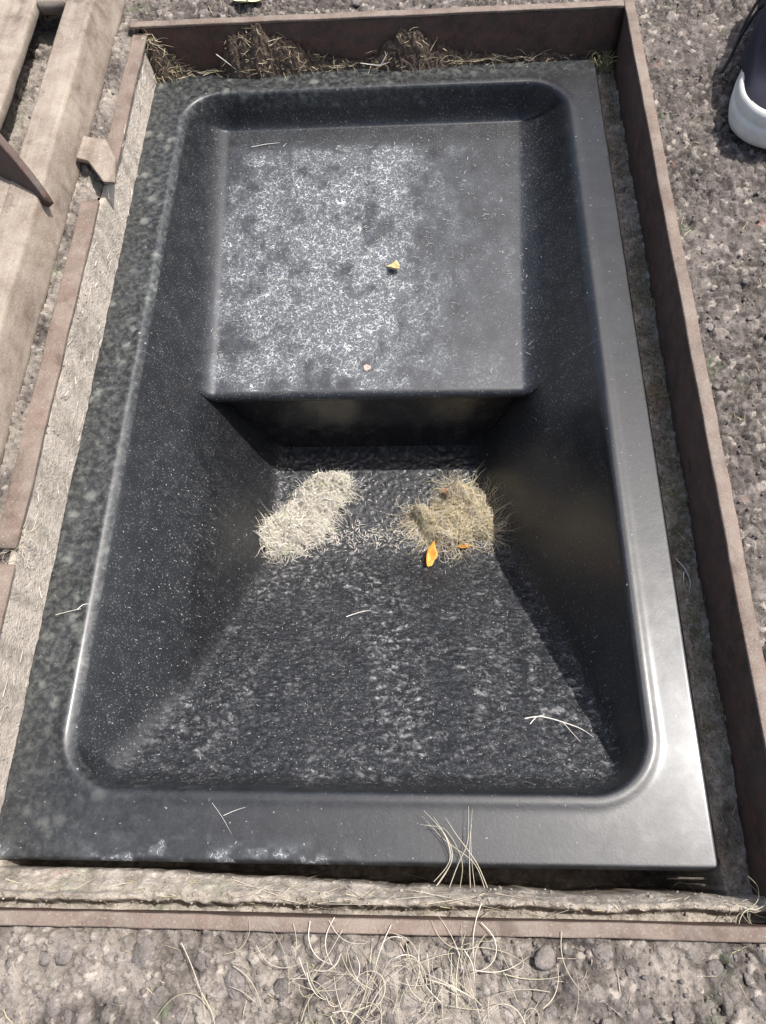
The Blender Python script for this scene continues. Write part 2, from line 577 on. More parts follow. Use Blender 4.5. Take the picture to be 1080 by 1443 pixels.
# loose grit between the stones
def grit(n, region, smin_, smax_, mat, zfun, name):
    Vs, Fs, off = [], [], 0
    protos = [pebble_mesh(300 + k, 1) for k in range(6)]
    c = 0
    while c < n:
        x, y = region()
        z = zfun(x, y)
        V, F = protos[random.randrange(6)]
        s = random.uniform(smin_, smax_) * (1 if random.random() < .85 else 1.5)
        a = random.uniform(0, 6.28); ca, sa = math.cos(a), math.sin(a)
        W = V * np.array([s, s * random.uniform(.6, 1), s * random.uniform(.5, .9)])
        W = np.stack([W[:, 0] * ca - W[:, 1] * sa + x, W[:, 0] * sa + W[:, 1] * ca + y, W[:, 2] + z + s * .15], -1)
        Vs.append(W); Fs.append(F + off); off += len(V); c += 1
    return mesh_of(name, np.concatenate(Vs), np.concatenate(Fs), mat, smooth=False)


def reg_ground():
    while True:
        u = random.random()
        if u < .3: x, y = random.uniform(.0, .68), random.uniform(-.12, -.047)
        elif u < .75: x, y = random.uniform(.64, .83), random.uniform(-.08, 1.06)
        elif u < .85: x, y = random.uniform(-.05, .68), random.uniform(1.007, 1.07)
        else: x, y = random.uniform(-.2, -.024), random.uniform(.15, 1.06)
        if outside(x, y, .001): return x, y


link('gravel', grit(2600, reg_ground, .0009, .0026, M_STONE, gz, 'gravel'), kind='stuff',
     label='loose brown grit scattered over the rough pebbled ground', cat='gravel')


# ------------------------------------------------------------------ soil in the pit around the basin
def soil_h(x, y, full=False):
    n = fbm(x * 45, y * 45, 60, 4) - .5
    f = fbm(x * 260, y * 260, 65, 3) - .5
    z = -.013 + .014 * n + .005 * f
    # near side: rises from under the rim to a ledge, then dips along the edge strip
    yy = y + .005 * (fbm(x * 16, x * 0 + 3.3, 68, 3) - .5) + .0035 * (fbm(x * 140, y * 140, 67, 3) - .5)
    lo = -.17 + .10 * sstep(.22, .02, x)
    cut = -.0035 - .0115 * sstep(.08, .50, x) + .002 * (fbm(x * 40, x * 0 + 7.7, 69, 3) - .5)
    bank = lo + (.012 - lo) * sstep(cut, cut - .0032, yy) + .012 * sstep(cut - .003, -.0215, yy) + .010 * sstep(-.0215, -.0238, yy) * sstep(.3, .6, fbm(x * 12, x * 0, 66, 3)) - .020 * sstep(-.0270, -.0315, yy)
    z = np.where(y < .01, np.maximum(bank + .007 * n + .006 * f, np.where(x > .604, z, -1)), z)
    # left side: sand heaped against the inner face of the frame
    base = np.maximum(-.008, np.where(y < .01, bank, -1))
    top = .057 - .010 * sstep(.66, .72, y)
    lf = top + (base - top) * sstep(-.005, .0035, x + .006 * n + .0022 * f)
    z = np.where(x < .012, np.maximum(lf, np.where(y < .01, bank, -1)) + .003 * f + .004 * n, z)
    # back side
    bk = -.012 + (.006) * sstep(.992, .9985, y) * sstep(.62, .45, x)
    z = np.where((y > .97) & (x > .012), bk + .010 * n + .004 * f, z)
    if not full: return z
    w1, w2, wc = worley(x * 300, y * 300, 77)
    return z, np.clip(1.3 * (fbm(x * 70, y * 70, 79, 4) - .42) * 2, 0, 1) * .8, (wc > .90) * (w2 - w1 > .12) * .8


sx = np.unique(np.round(np.concatenate([np.arange(-.010, .014, .0006), np.arange(.014, .590, .0022), np.arange(.590, .6275, .0013)]), 5))
sy = np.unique(np.round(np.concatenate([np.arange(-.0355, .012, .0008), np.arange(.012, .97, .0022), np.arange(.97, .9985, .0013)]), 5))
X, Y = np.meshgrid(sx, sy, indexing='ij')
Z, c0, c1 = soil_h(X, Y, True)
F = grid_faces(len(sx), len(sy))
cx = (X[:-1, :-1] + X[1:, 1:]).ravel() / 2; cy = (Y[:-1, :-1] + Y[1:, 1:]).ravel() / 2
F = F[~((cx > .012) & (cx < .592) & (cy > .012) & (cy < .985))]
used = np.zeros(X.size, bool); used[F.ravel()] = True; remap = np.cumsum(used) - 1
link('soil', mesh_of('soil', np.stack([X, Y, Z], -1).reshape(-1, 3)[used], remap[F], M_SOIL,
                     col=np.stack([c0 * (X > .008), c1, np.maximum(sstep(.010, .003, X) * (.35 + .65 * sstep(.35, .6, fbm(X * 60, Y * 60, 91, 4))), .12 * sstep(.004, -.012, Y), .40 * sstep(.602, .606, X) * sstep(.4, .6, fbm(X * 40, Y * 22, 93, 4))) * sstep(-.03, .0, Z)], -1).reshape(-1, 3)[used]), kind='structure')  # right gap soil painted paler to offset the wall's shade


def sz(x, y):
    return float(soil_h(np.array([float(x)]), np.array([float(y)]))[0])


def reg_soil():
    u = random.random()
    if u < .4: return random.uniform(.602, .626), random.uniform(-.02, .99)
    if u < .75: return random.uniform(.02, .6), random.uniform(-.034, -.006)
    return random.uniform(-.004, .003), random.uniform(.05, .98)


link('soil_crumbs', grit(1500, reg_soil, .0006, .0018, M_SOIL, sz, 'soil_crumbs'), kind='stuff',
     label='small pale soil crumbs lying in the gaps around the black basin', cat='soil')

# ------------------------------------------------------------------ brown steel frame round the pit
FT = .0640
frame = empty('pit_frame', (.3, .48, -.06), 'brown painted steel frame lining the pit around the black basin', 'frame')


def wavy(V, amp=.0006, s=0):
    V = np.array(V)
    V[:, 0] += amp * (fbm(V[:, 1] * 30 + s, V[:, 2] * 30, 5 + s, 3) - .5) * 2
    V[:, 1] += amp * (fbm(V[:, 0] * 30 + s, V[:, 2] * 30, 15 + s, 3) - .5) * 2
    return V


def longbox(x0, x1, y0, y1, z0, z1, axis, n=60, seed=0, amp=.0007, r=.0012):
    """bar along an axis with softly worn long edges"""
    a0, a1 = (x0, x1) if axis == 'x' else (y0, y1)
    b0, b1 = (y0, y1) if axis == 'x' else (x0, x1)
    prof = []
    for cxx, cyy, st in ((b1 - r, z1 - r, 0), (b0 + r, z1 - r, 90), (b0 + r, z0 + r, 180), (b1 - r, z0 + r, 270)):
        for k in range(4):
            t = math.radians(st + 30 * k); prof.append((cxx + r * math.cos(t), cyy + r * math.sin(t)))
    prof = np.array(prof); m = len(prof)
    t = np.linspace(a0, a1, n)
    P = np.zeros((n, m, 3))
    db = amp * (fbm(t * 22, t * 0 + seed, seed + 3, 4) - .5)[:, None]
    dz = amp * (fbm(t * 22, t * 0 + seed + 9.5, seed + 7, 4) - .5)[:, None]
    jit = amp * .6 * (fbm(t[:, None] * 160, np.arange(m)[None, :] * 7.7 + seed, seed + 1, 2) - .5)
    bb = prof[None, :, 0] + db + jit; zz = prof[None, :, 1] + dz + jit
    aa = np.repeat(t[:, None], m, 1)
    P[..., 2] = zz
    P[..., 0], P[..., 1] = (aa, bb) if axis == 'x' else (bb, aa)
    idx = np.arange(n * m).reshape(n, m); nx = np.roll(idx, -1, 1)
    F = np.stack([idx[:-1], idx[1:], nx[1:], nx[:-1]], -1).reshape(-1, 4).tolist()
    F += [idx[0].tolist(), idx[-1][::-1].tolist()]
    if axis == 'y': F = [f[::-1] for f in F]
    return P.reshape(-1, 3), F


def rail(wall_args, flange_args, axis, seed):
    V, F = longbox(*wall_args, axis, seed=seed)
    w = link('side_rail', mesh_of('side_rail', local(V, frame), F, M_WALL), frame)
    V, F = longbox(*flange_args, axis, seed=seed + 20, amp=.0016)
    link('edge_strip', mesh_of('edge_strip', local(V, frame), F, M_FLANGE), w)
    return w


rail((.6265, .6335, -.0345, .9965, -.06, FT - .004), (.6258, .6385, -.0445, 1.0075, FT - .0038, FT), 'y', 1)
rail((-.0025, .6262, .9972, 1.003, -.06, FT - .004), (-.018, .6250, .9965, 1.0075, FT - .0038, FT + .0002), 'x', 2)
rail((-.008, .6262, -.0415, -.0352, -.06, FT - .004), (-.022, .6250, -.0450, -.0350, FT - .0038, FT - .0001), 'x', 3)
rail((-.0115, -.0062, .255, .690, -.06, FT - .004), (-.0225, -.0015, .255, .684, FT - .0038, FT + .0005), 'y', 4)
rail((-.0115, -.0055, .728, .9966, -.06, .050), (-.0150, .0040, .730, .9960, .0502, .0545), 'y', 5)
rail((-.0118, -.0062, -.0340, .234, -.06, FT - .006), (-.0300, -.0010, -.0340, .240, FT - .0058, FT - .0022), 'y', 6)

# ------------------------------------------------------------------ black moulded basin
L, W = .9994, .600
basin = empty('black_basin', (.3, .5, -.24), 'black moulded plastic basin with raised shelf and sloping sump', 'basin')
YF = .523            # front edge of the shelf
ZD = -.234           # sump floor


def opening(x, y):
    """distance inside the rounded opening and direction weights"""
    cxm, cym, hx, hy, r = (.050 + .5535) / 2, (.057 + .947) / 2, (.5535 - .050) / 2, (.947 - .057) / 2, .050
    qx, qy = np.abs(x - cxm) - hx + r, np.abs(y - cym) - hy + r
    ox, oy = np.maximum(qx, 0), np.maximum(qy, 0)
    ln = np.hypot(ox, oy)
    d = -(ln + np.minimum(np.maximum(qx, qy), 0) - r)
    wx = np.where(ln > 1e-6, (ox / np.maximum(ln, 1e-6)) ** 2, (qx > qy).astype(float))
    return d, wx


def wall_h(x, y):
    d, wx = opening(x, y)
    sxl = np.where(y > .45, np.where(x < .3, 1.68, 1.50), np.where(x < .3, 1.30, 4.2))
    syl = np.where(y > .5, 6.5, 3.2)
    sl = wx * sxl + (1 - wx) * syl
    w = -d * sl
    # straight planes keep the walls continuous past the corners
    sl_, sr_ = x - .050, .5535 - x
    pl = np.maximum(smin(-sl_ * 1.68, -.084 - (sl_ - .050) * 2.5, .012), smin(-sr_ * 1.50, -.084 - (sr_ - .056) * 2.6, .012))
    pb = np.maximum(smin(-sl_ * 1.30, -.100 - (sl_ - .074) * 3.3, .02), smax(-sr_ * 4.2, -.112 - (sr_ - .0275) * 3.0, .012))
    tt = sstep(.34, .50, y)
    pl = pl * tt + pb * (1 - tt)
    pl = np.maximum(pl, np.where(y > .5, -(.947 - y) * 6.5, -(y - .057) * 3.2))
    return np.where((wx > 0) & (wx < 1), np.maximum(w, pl), pl)


def dents(x, y):
    """flaky dried mud: broken plates lying a little across the slope"""
    wx = x + .010 * (fbm(x * 55, y * 55, 205, 3) - .5); wy = y + .010 * (fbm(x * 55, y * 55, 207, 3) - .5)
    n1 = fbm(wx * 120, wy * 260, 201, 4, .6)
    n2 = fbm(wx * 260, wy * 420, 203, 3, .6)
    a1, a2, ca = worley(wx * 210, wy * 330, 209)
    fl = (ca > .70) * sstep(.0, .30, a2 - a1)
    return np.clip(.75 * sstep(.52, .70, n1) * sstep(.38, .62, n2) + .55 * fl * sstep(.42, .6, n1), 0, 1)


def shelf_z(y):
    return -.050 - .036 * (.93 - y) / .41


def basin_h(x, y, shelf):
    if shelf:
        fl = shelf_z(y) + .0006 * (fbm(x * 9, y * 9, 210, 3) - .5) * 2
        k = .034
    else:
        ramp = ZD + (.365 - y) * (.198 / .293)
        fl = smax(np.full_like(x, ZD), ramp, .02)
        k = .022 + .020 * sstep(.20, .36, y)
    wl = wall_h(x, y)
    z = smax(fl, wl, k)
    z = smin(z, 0 * z, .0085)
    # thin raised bead round the opening
    d, _ = opening(x, y)
    z = z + .0010 * np.exp(-((d + .007) / .0050) ** 2)
    z = z + .0008 * (fbm(x * 7, y * 7, 214, 2) - .5)
    return z, fl, wl


def dirt_map(x, y, z, fl, wl, shelf):
    d, _ = opening(x, y)
    infl = sstep(.018, .0, np.abs(z - fl)) * (d > .004)
    r0 = .02 + .10 * fbm(x * 12, y * 12, 220, 4)
    if shelf:
        cen = np.maximum(np.exp(-((x - .290) / .068) ** 2 - ((y - .73) / .26) ** 2), .62 * np.exp(-((x - .20) / .13) ** 2 - ((y - .70) / .25) ** 2)) * (.30 + .70 * sstep(.47, .30, x + .06 * (fbm(x * 40, y * 14, 228, 4) - .5)))
        edge = sstep(.915, .885, y) * sstep(.09, .115, x) * sstep(.505, .48, x)
        cl = sstep(.18, .78, .22 * fbm(x * 40, y * 5, 224, 4, .6) + .78 * fbm(x * 44, y * 36, 225, 5, .65))
        r = r0 + infl * edge * (.26 + .86 * cen) * (.03 + 1.3 * cl) + .06 * infl + .05 * infl * sstep(.52, .28, x)
    else:
        r = r0 * (1 - .6 * infl) + infl * .07 * fbm(x * 16, y * 16, 226, 4)
    rim = (d < .004)
    r = np.where(rim, .02 + .16 * fbm(x * 20, y * 20, 230, 4) * sstep(.62, .1, x), r)
    # white limy edge on the near rim and lower left corner
    lime = rim * sstep(.026, .001, y + .016 * (fbm(x * 50, y * 50, 236, 4) - .5)) * sstep(.42, .66, fbm(x * 75, y * 110, 233, 4)) * np.maximum(sstep(.03, .0, x), sstep(.06, .12, x) * sstep(.36, .22, x))
    r = np.clip(r + .9 * lime, 0, 1)
    b = rim * (sstep(.52, .02, x + .25 * sstep(.2, .03, y) - .18 * sstep(.85, 1.0, y)) * .95 + sstep(.95, .985, y) * .5)
    return r, np.clip(b, 0, 1)


def clamp_round(x, y, r=.010):
    cxm, cym = W / 2, L / 2
    dx, dy = x - cxm, y - cym
    qx, qy = np.abs(dx) - (cxm - r), np.abs(dy) - (cym - r)
    m = (qx > 0) & (qy > 0)
    ln = np.hypot(qx, qy)
    k = np.where(m & (ln > r), r / np.maximum(ln, 1e-9), 1)
    nx = np.where(m, cxm + np.sign(dx) * (cxm - r + qx * k), x)
    ny = np.where(m, cym + np.sign(dy) * (cym - r + qy * k), y)
    return nx, ny


step = .00135
bx = np.linspace(0, W, int(W / step) + 1)
bxm = bx.copy()
rows, colsR, colsG, colsB = [], [], [], []


def edge_round(x, y, z):
    do = np.minimum(np.minimum(x, W - x), np.minimum(y, L - y))
    t = np.clip(1 - do / .0035, 0, 1)
    return z - .0035 * (1 - np.sqrt(np.maximum(0, 1 - t * t)))


def surf_rows(ys, shelf):
    X, Y = np.meshgrid(bx, ys, indexing='xy')
    z, fl, wl = basin_h(X, Y, shelf)
    g = np.zeros_like(z)
    if not shelf:
        infl = sstep(.012, .0, z - fl) * sstep(.535, .515, Y) * (opening(X, Y)[0] > .006)
        side = sstep(.0, .05, opening(X, Y)[0]) * .35 * (z < -.01)
        mm = dents(X, Y) * (.3 + .7 * sstep(.47, .37, Y)) * np.maximum(infl, side * .35) * (.25 + 1.1 * sstep(.35, .65, fbm(X * 15, Y * 15, 240, 3)))
        z = z + .0016 * mm
        z = z + .0033 * infl * (fbm(X * 190, Y * 270, 243, 3, .65) - .5) * (.5 + fbm(X * 12, Y * 12, 247, 2))
        g = np.clip(mm * (.25 + 1.0 * vnoise(X * 240, Y * 300, 4)), 0, 1)
    band = .35 + 1.1 * sstep(.35, .65, fbm(X * 34, Y * 3, 251, 3))
    mt = np.zeros_like(z) if shelf else np.clip(sstep(.022, .004, z - fl) * (opening(X, Y)[0] > .006) * band * (.25 + .75 * sstep(.47, .37, Y)), 0, 1)
    g = g * np.clip(band, 0, 1)
    r, b = dirt_map(X, Y, z, fl, wl, shelf)
    z = edge_round(X, Y, z)
    Xc, Yc = clamp_round(X, Y)
    return Xc, Yc, z, r, g, b, mt


ysA = np.linspace(L, YF, int((L - YF) / step) + 1)
Xa, Ya, Za, Ra, Ga, Ba, Ta = surf_rows(ysA, True)
# rounded lip of the shelf, rolled down and back, then the drop face, then the sump
lipX, lipY, lipZ = [], [], []
d_last, _ = opening(bx, bx * 0 + YF)
top = Za[-1]
inside = sstep(.030, .012, top - float(shelf_z(YF))) * sstep(.0, .01, opening(bx, bx * 0 + YF)[0])
rad = .0085
for a in np.linspace(0, math.pi, 11)[1:]:
    lipX.append(bx); lipY.append(YF - rad * math.sin(a) * inside); lipZ.append(top - rad * (1 - math.cos(a)) * inside)
lipX.append(bx); lipY.append(YF + .010 * inside); lipZ.append(lipZ[-1])
for f in np.linspace(0, 1, 8)[1:]:
    lipX.append(bx); lipY.append(YF + (.010 + .002 * f) * inside)
    zz = lipZ[10] * (1 - f) + np.minimum(lipZ[10], basin_h(bx, bx * 0 + YF, False)[0]) * f
    lipZ.append(zz)
lipX, lipY, lipZ = map(np.array, (lipX, lipY, lipZ))
ysB = np.concatenate([YF + np.linspace(.0, -.03, 24)[:-1], np.linspace(YF - .03, 0, int((YF - .03) / step) + 1)])
Xb, Yb, Zb, Rb, Gb, Bb, Tb = surf_rows(ysB, False)
pull = np.clip(1 - np.arange(len(ysB)) / 10., 0, 1)[:, None] * inside[None]
Yb = Yb + .012 * pull
ones = np.ones_like(lipX)
X = np.concatenate([Xa, lipX, Xb]); Y = np.concatenate([Ya, lipY, Yb]); Z = np.concatenate([Za, lipZ, Zb])
Rr = np.concatenate([Ra, ones * .08, Rb]); Gg = np.concatenate([Ga, ones * 0, Gb]); Bb2 = np.concatenate([Ba, ones * Ba[-1][None], Bb])
nr, nc = X.shape
V = np.stack([X, Y, Z], -1).reshape(-1, 3)
Cc = np.stack([Rr, Gg, Bb2, np.concatenate([Ta, ones * 0, Tb])], -1).reshape(-1, 4)
F = grid_faces(nr, nc)[:, ::-1]
F = F[:, ::-1]
idx = np.arange(nr * nc).reshape(nr, nc)
loop = np.concatenate([idx[0, :], idx[1:, -1], idx[-1, -2::-1], idx[-2:0:-1, 0]])
nl = len(loop)
sk = V[loop].copy(); sk[:, 2] = -.017
sk2 = V[loop].copy(); sk2[:, 2] = -.017
cen = np.array([W / 2, L / 2, 0]); dv = sk2 - cen
sk2[:, 0] -= np.sign(dv[:, 0]) * .004 * (np.abs(dv[:, 0]) > W / 2 - .006); sk2[:, 1] -= np.sign(dv[:, 1]) * .004 * (np.abs(dv[:, 1]) > L / 2 - .006)
a = np.arange(nl); b_ = np.roll(a, -1)
base = len(V)
F1 = np.stack([loop[a], loop[b_], base + b_, base + a], -1)
F2 = np.stack([base + a, base + b_, base + nl + b_, base + nl + a], -1)
V = np.concatenate([V, sk, sk2]); Cc = np.concatenate([Cc, np.tile([[.1, 0, .2, 0]], (2 * nl, 1))])
F = np.concatenate([F, F1, F2])
shell = link('basin_shell', mesh_of('basin_shell', local(V, basin), F, M_PLASTIC, col=Cc), basin)

# front panel of the shelf: a separate sheet below the rolled lip
px = np.linspace(.085, .545, 120)
wz = wall_h(px, px * 0 + YF) + .005
ztop = float(shelf_z(YF)) - .0195
cols_ = []
bot = smax(np.full_like(px, ZD - .012), wz + .002, .055)
bot = np.minimum(bot, ztop)
nz = 16
T = np.linspace(0, 1, nz)[:, None]
PZ = ztop + (bot - ztop)[None] * T
PY = YF + .004 + .003 * T + 0 * PZ - .0012 * np.sin(T * math.pi)
PXx = np.repeat(px[None], nz, 0)
fr = np.stack([PXx, PY, PZ], -1); bk = fr.copy(); bk[..., 1] += .004
i0 = grid_faces(nz, 120)
i1 = i0[:, ::-1] + nz * 120
id_ = np.arange(nz * 120).reshape(nz, 120)
lp = np.concatenate([id_[0, :], id_[1:, -1], id_[-1, -2::-1], id_[-2:0:-1, 0]])
lq = np.roll(lp, -1)
F = np.concatenate([i0, i1, np.stack([lq, lp, lp + nz * 120, lq + nz * 120], -1)])
V = np.concatenate([fr.reshape(-1, 3), bk.reshape(-1, 3)])
link('front_panel', mesh_of('front_panel', local(V, basin), F, M_PANEL), basin)


def bz(x, y):
    x_, y_ = np.array([float(x)]), np.array([float(y)])
    return float(basin_h(x_, y_, y > YF)[0][0])


# ------------------------------------------------------------------ brown cover frame lying on the left
GL = .0575
cover = empty('cover_frame', (-.09, .7, GL), 'dusty brown metal cover frame with an opening lying left of the pit', 'cover')


def loft(profiles, close_ends=True):
    P = np.array(profiles); n, m, _ = P.shape
    idx = np.arange(n * m).reshape(n, m); nx = np.roll(idx, -1, 1)
    F = np.stack([idx[:-1], nx[:-1], nx[1:], idx[1:]], -1).reshape(-1, 4).tolist()
    if close_ends: F += [idx[0][::-1].tolist(), idx[-1].tolist()]
    return P.reshape(-1, 3), F


def round_poly(pts, r, n=5):
    out = []
    k = len(pts); r0 = r
    for i in range(k):
        p0, p1, p2 = (np.array(pts[(i + d) % k], float) for d in (-1, 0, 1))
        a = (p0 - p1); b = (p2 - p1)
        r = min(r0, .42 * np.linalg.norm(a), .42 * np.linalg.norm(b))
        a = a / np.linalg.norm(a) * r; b = b / np.linalg.norm(b) * r
        for t in np.linspace(0, 1, n):
            out.append((p1 + a) * (1 - t) ** 2 + 2 * p1 * t * (1 - t) + (p1 + b) * t ** 2)
    return np.array(out)


# right hand beam: flat top, sloping lit side face
prof = round_poly([(-.0345, GL - .004), (-.0335, GL + .003), (-.0475, .1045), (-.082, .1060), (-.084, .098), (-.084, .094), (-.05, .090), (-.045, GL - .004)], .0045)
ys = np.linspace(.20, 1.10, 150)
prs = []
for y in ys:
    p = prof.copy()
    jig = .0011 * (fbm(np.array([y * 14]), np.array([1.0]), 300, 4)[0] - .5)
    sh = -.009 * (1.0 - (y - .2) / .9) * (p[:, 1] < .09)
    q = np.stack([p[:, 0] + sh + jig, np.full(len(p), y), p[:, 1] + jig * .7 + .0010 * (fbm(p[:, 0] * 70, np.full(len(p), y * 25), 303, 3) - .5)], -1)
    prs.append(q)
V, F = loft(prs)
V = local(V, cover)
link('side_beam', mesh_of('side_beam', V, [f[::-1] for f in F], M_LID), cover)
# left hand slab that leaves a dark gap under its edge
V, F = longbox(-.42, -.1225, .700, 1.10, .088, .1055, 'y', n=60, seed=9, amp=.002, r=.005)
link('slab', mesh_of('slab', local(V, cover), F, M_LID), cover)
# far cross bar closing the opening
V, F = longbox(-.1222, -.0842, .990, 1.060, .088, .1050, 'y', n=20, seed=12, r=.004)
link('cross_bar', mesh_of('cross_bar', local(V, cover), F, M_LID), cover)
# near plate that carries on from the beam
V, F = longbox(-.42, -.0815, .205, .6985, .086, .1046, 'y', n=60, seed=14, amp=.0012, r=.0025)
link('plate', mesh_of('plate', local(V, cover), F, M_LID), cover)
# upright rib across the corner of the opening, tapering to its tip
A0, A1 = np.array([-.165, .729]), np.array([-.036, .645])
dirv = (A1 - A0) / np.linalg.norm(A1 - A0); nrm = np.array([-dirv[1], dirv[0]])
prs = []
for t in np.linspace(0, 1, 40):
    c = A0 + (A1 - A0) * t
    hgt = .062 * min(1, (1 - t) * 1.75) ** .85 + .0012
    th = .0070 * (1 - .35 * t)
    wob = .0024 * (fbm(np.array([t * 30]), np.array([2.0]), 310, 3)[0] - .5)
    lean = .30 * hgt
    loop2 = round_poly([(-th, .094), (th, .094), (th * .8 + lean, .105 + hgt + wob), (-th * .8 + lean, .105 + hgt + wob)], .0016, 4)
    prs.append([[c[0] + nrm[0] * u, c[1] + nrm[1] * u, z] for u, z in loop2])
V, F = loft(prs)
link('rib', mesh_of('rib', local(V, cover), F, M_RIB), cover)
# small lug reaching to the pit frame
pts = [(-.034, .779), (-.006, .774), (.008, .748), (.013, .711), (.001, .708), (-.020, .736), (-.036, .742)]
rp = round_poly(pts, .0025, 4)
V = np.concatenate([np.c_[rp, np.full(len(rp), .0700)], np.c_[rp, np.full(len(rp), .0738)], np.c_[rp * .94 + .06 * rp.mean(0), np.full(len(rp), .0750)]])
m = len(rp); i = np.arange(m); j = np.roll(i, -1)
F = [f for k in (0, 1) for f in np.stack([k * m + i, k * m + j, (k + 1) * m + j, (k + 1) * m + i], -1).tolist()] + [(2 * m + i).tolist(), i[::-1].tolist()]
V[:, 2] -= .35 * np.clip(V[:, 0] + .012, 0, 1) + .0
link('lug', mesh_of('lug', local(V, cover), F, M_LID, smooth=False), cover)

# ------------------------------------------------------------------ straw, clumps and litter
def bzv(x, y):
    sh = basin_h(x, y, True)[0]; dp = basin_h(x, y, False)[0]
    return np.where(y > YF, sh, dp)


def clump(name, loc, n, place, rad, ln, cols, label, group, sub=5, curl=1.2, lift=.004, mound=None, drape=None):
    root = empty(name, loc, label, 'grass clump', group)
    st, an = place(n)
    m = len(an)
    P = bent(st, an, RNG.uniform(ln[0], ln[1], m), RNG.uniform(-.2, 1, m) * lift, RNG.normal(0, curl, m), sub)
    if drape is not None:
        pts, hh = drape
        hgt = np.zeros(P.shape[:2])
        for bx_, by_, br_ in pts:
            hgt = np.maximum(hgt, 1 - ((P[..., 0] - bx_) ** 2 + (P[..., 1] - by_) ** 2) / (br_ * 1.15) ** 2)
        okk = bzv(P[..., 0], P[..., 1]).max(1) < loc[2] + .030 + .02 * RNG.random(m)
        P, hgt = P[okk], hgt[okk]; m = len(P)
        lay = RNG.uniform(.35, 1.3, m)[:, None] * (.8 + .2 * np.sin(np.linspace(0, 4, sub)[None] + RNG.uniform(0, 6, m)[:, None]))
        tw_ = lift * RNG.normal(0, 1, m)[:, None] * np.sin(np.linspace(0, 5, sub)[None] + RNG.uniform(0, 6, m)[:, None])
        hgt = np.clip(hgt, 0, 1)
        P[..., 2] = bzv(P[..., 0], P[..., 1]) + hh * np.sqrt(hgt) * lay * (.55 + .9 * fbm(P[..., 0] * 95, P[..., 1] * 95, 440, 3)) + .0008 + np.maximum(tw_, -.0004)
    V, F, C = fibres(P, RNG.uniform(rad[0], rad[1], m), cols(m))
    o = link('blades', mesh_of('blades', local(V, root), F, M_STRAW, col=C), root, kind='stuff')
    if mound is not None:
        V, F, mt = mound
        link('mulch', mesh_of('mulch', local(V, root), F, mt), root)
    return root


def dome(cx_, cy_, rx, ry, hh, zf, ang=0, n=44, seed=0):
    """rough low mound with ragged outline"""
    u = np.linspace(-1.25, 1.25, n)
    X, Y = np.meshgrid(u, u, indexing='ij')
    rr = np.hypot(X, Y) + .35 * (fbm(X * 2.2 + seed, Y * 2.2, 400 + seed, 3) - .5)
    H = hh * (1 - sstep(.1, 1.0, rr)) * (.65 + .7 * fbm(X * 5, Y * 5, 410 + seed, 4)) - .003 * sstep(.8, 1.1, rr)
    ca, sa = math.cos(ang), math.sin(ang)
    wx = cx_ + rx * (X * ca) - ry * (Y * sa); wy = cy_ + rx * X * sa + ry * Y * ca
    base = np.array([zf(a, b) for a, b in zip(wx.ravel(), wy.ravel())]).reshape(X.shape)
    V = np.stack([wx, wy, base + H], -1).reshape(-1, 3)
    F = grid_faces(n, n)
    ok = (rr < 1.05).ravel()
    F = F[ok[F].all(1)]
    us = np.zeros(len(V), bool); us[F.ravel()] = True; rm = np.cumsum(us) - 1
    return V[us], rm[F]


M_CHOP = simple('chopped_straw', (.70, .65, .57), .9, 260, .002, .35, .2)
M_CHOP2 = simple('brown_straw', (.27, .205, .13), .9, 260, .002, .35, .2)
DULL = np.array([[.60, .54, .43], [.52, .46, .35], [.66, .60, .50], [.44, .38, .28], [.50, .47, .32]])
PALE = np.array([[.84, .80, .72], [.79, .73, .64], [.87, .84, .78], [.70, .67, .54], [.80, .74, .68]])
BROWNISH = np.array([[.62, .52, .34], [.54, .44, .28], [.70, .61, .43], [.46, .36, .23], [.52, .49, .28]])


def blob(pts, n, hh, swirl=None):
    """points along a chain of (x,y,r) with mound height"""
    def place(m):
        k = RNG.integers(0, len(pts), m)
        q = np.array(pts)[k]
        a = RNG.uniform(0, 6.283, m); r = np.sqrt(RNG.uniform(0, 1, m))
        x = q[:, 0] + q[:, 2] * r * np.cos(a); y = q[:, 1] + q[:, 2] * r * np.sin(a)
        z = np.array([bz(i, j) for i, j in zip(x, y)]) + hh * (1 - r ** 2) * RNG.uniform(.15, 1.05, m) + .001
        if swirl is None:
            an = RNG.uniform(0, 6.283, m)
        else:
            an = np.arctan2(y - swirl[1], x - swirl[0]) + 1.57 + RNG.normal(0, .75, m)
        return np.stack([x, y, z], -1), an
    return place


GREENPALE = np.concatenate([PALE, [[.60, .60, .42]]])
lp_ = [(.180, .384, .024), (.196, .392, .028), (.205, .412, .030), (.215, .434, .030), (.228, .455, .026), (.248, .464, .020), (.236, .440, .024), (.184, .402, .022), (.222, .405, .018)]
V, F = dome(.210, .422, .032, .056, .007, bz, -.55, seed=1)
clump('grass_clump', (.211, .424, ZD), 0, lambda n: blob(lp_, n, .019)(5200), (.00016, .00050), (.006, .026), lambda m: straw_cols(m, GREENPALE),
      'bleached pale clump of chopped dry grass, left one under the shelf', 'grass clumps in the sump', 6, 1.8, .0022, (V, F, M_CHOP), (lp_, .022))
rp_ = [(.392, .398, .022), (.415, .404, .026), (.432, .416, .022), (.428, .436, .020), (.405, .418, .020), (.375, .410, .014), (.362, .424, .010), (.412, .450, .016), (.440, .402, .014)]
V, F = dome(.410, .412, .040, .024, .007, bz, .1, seed=2)
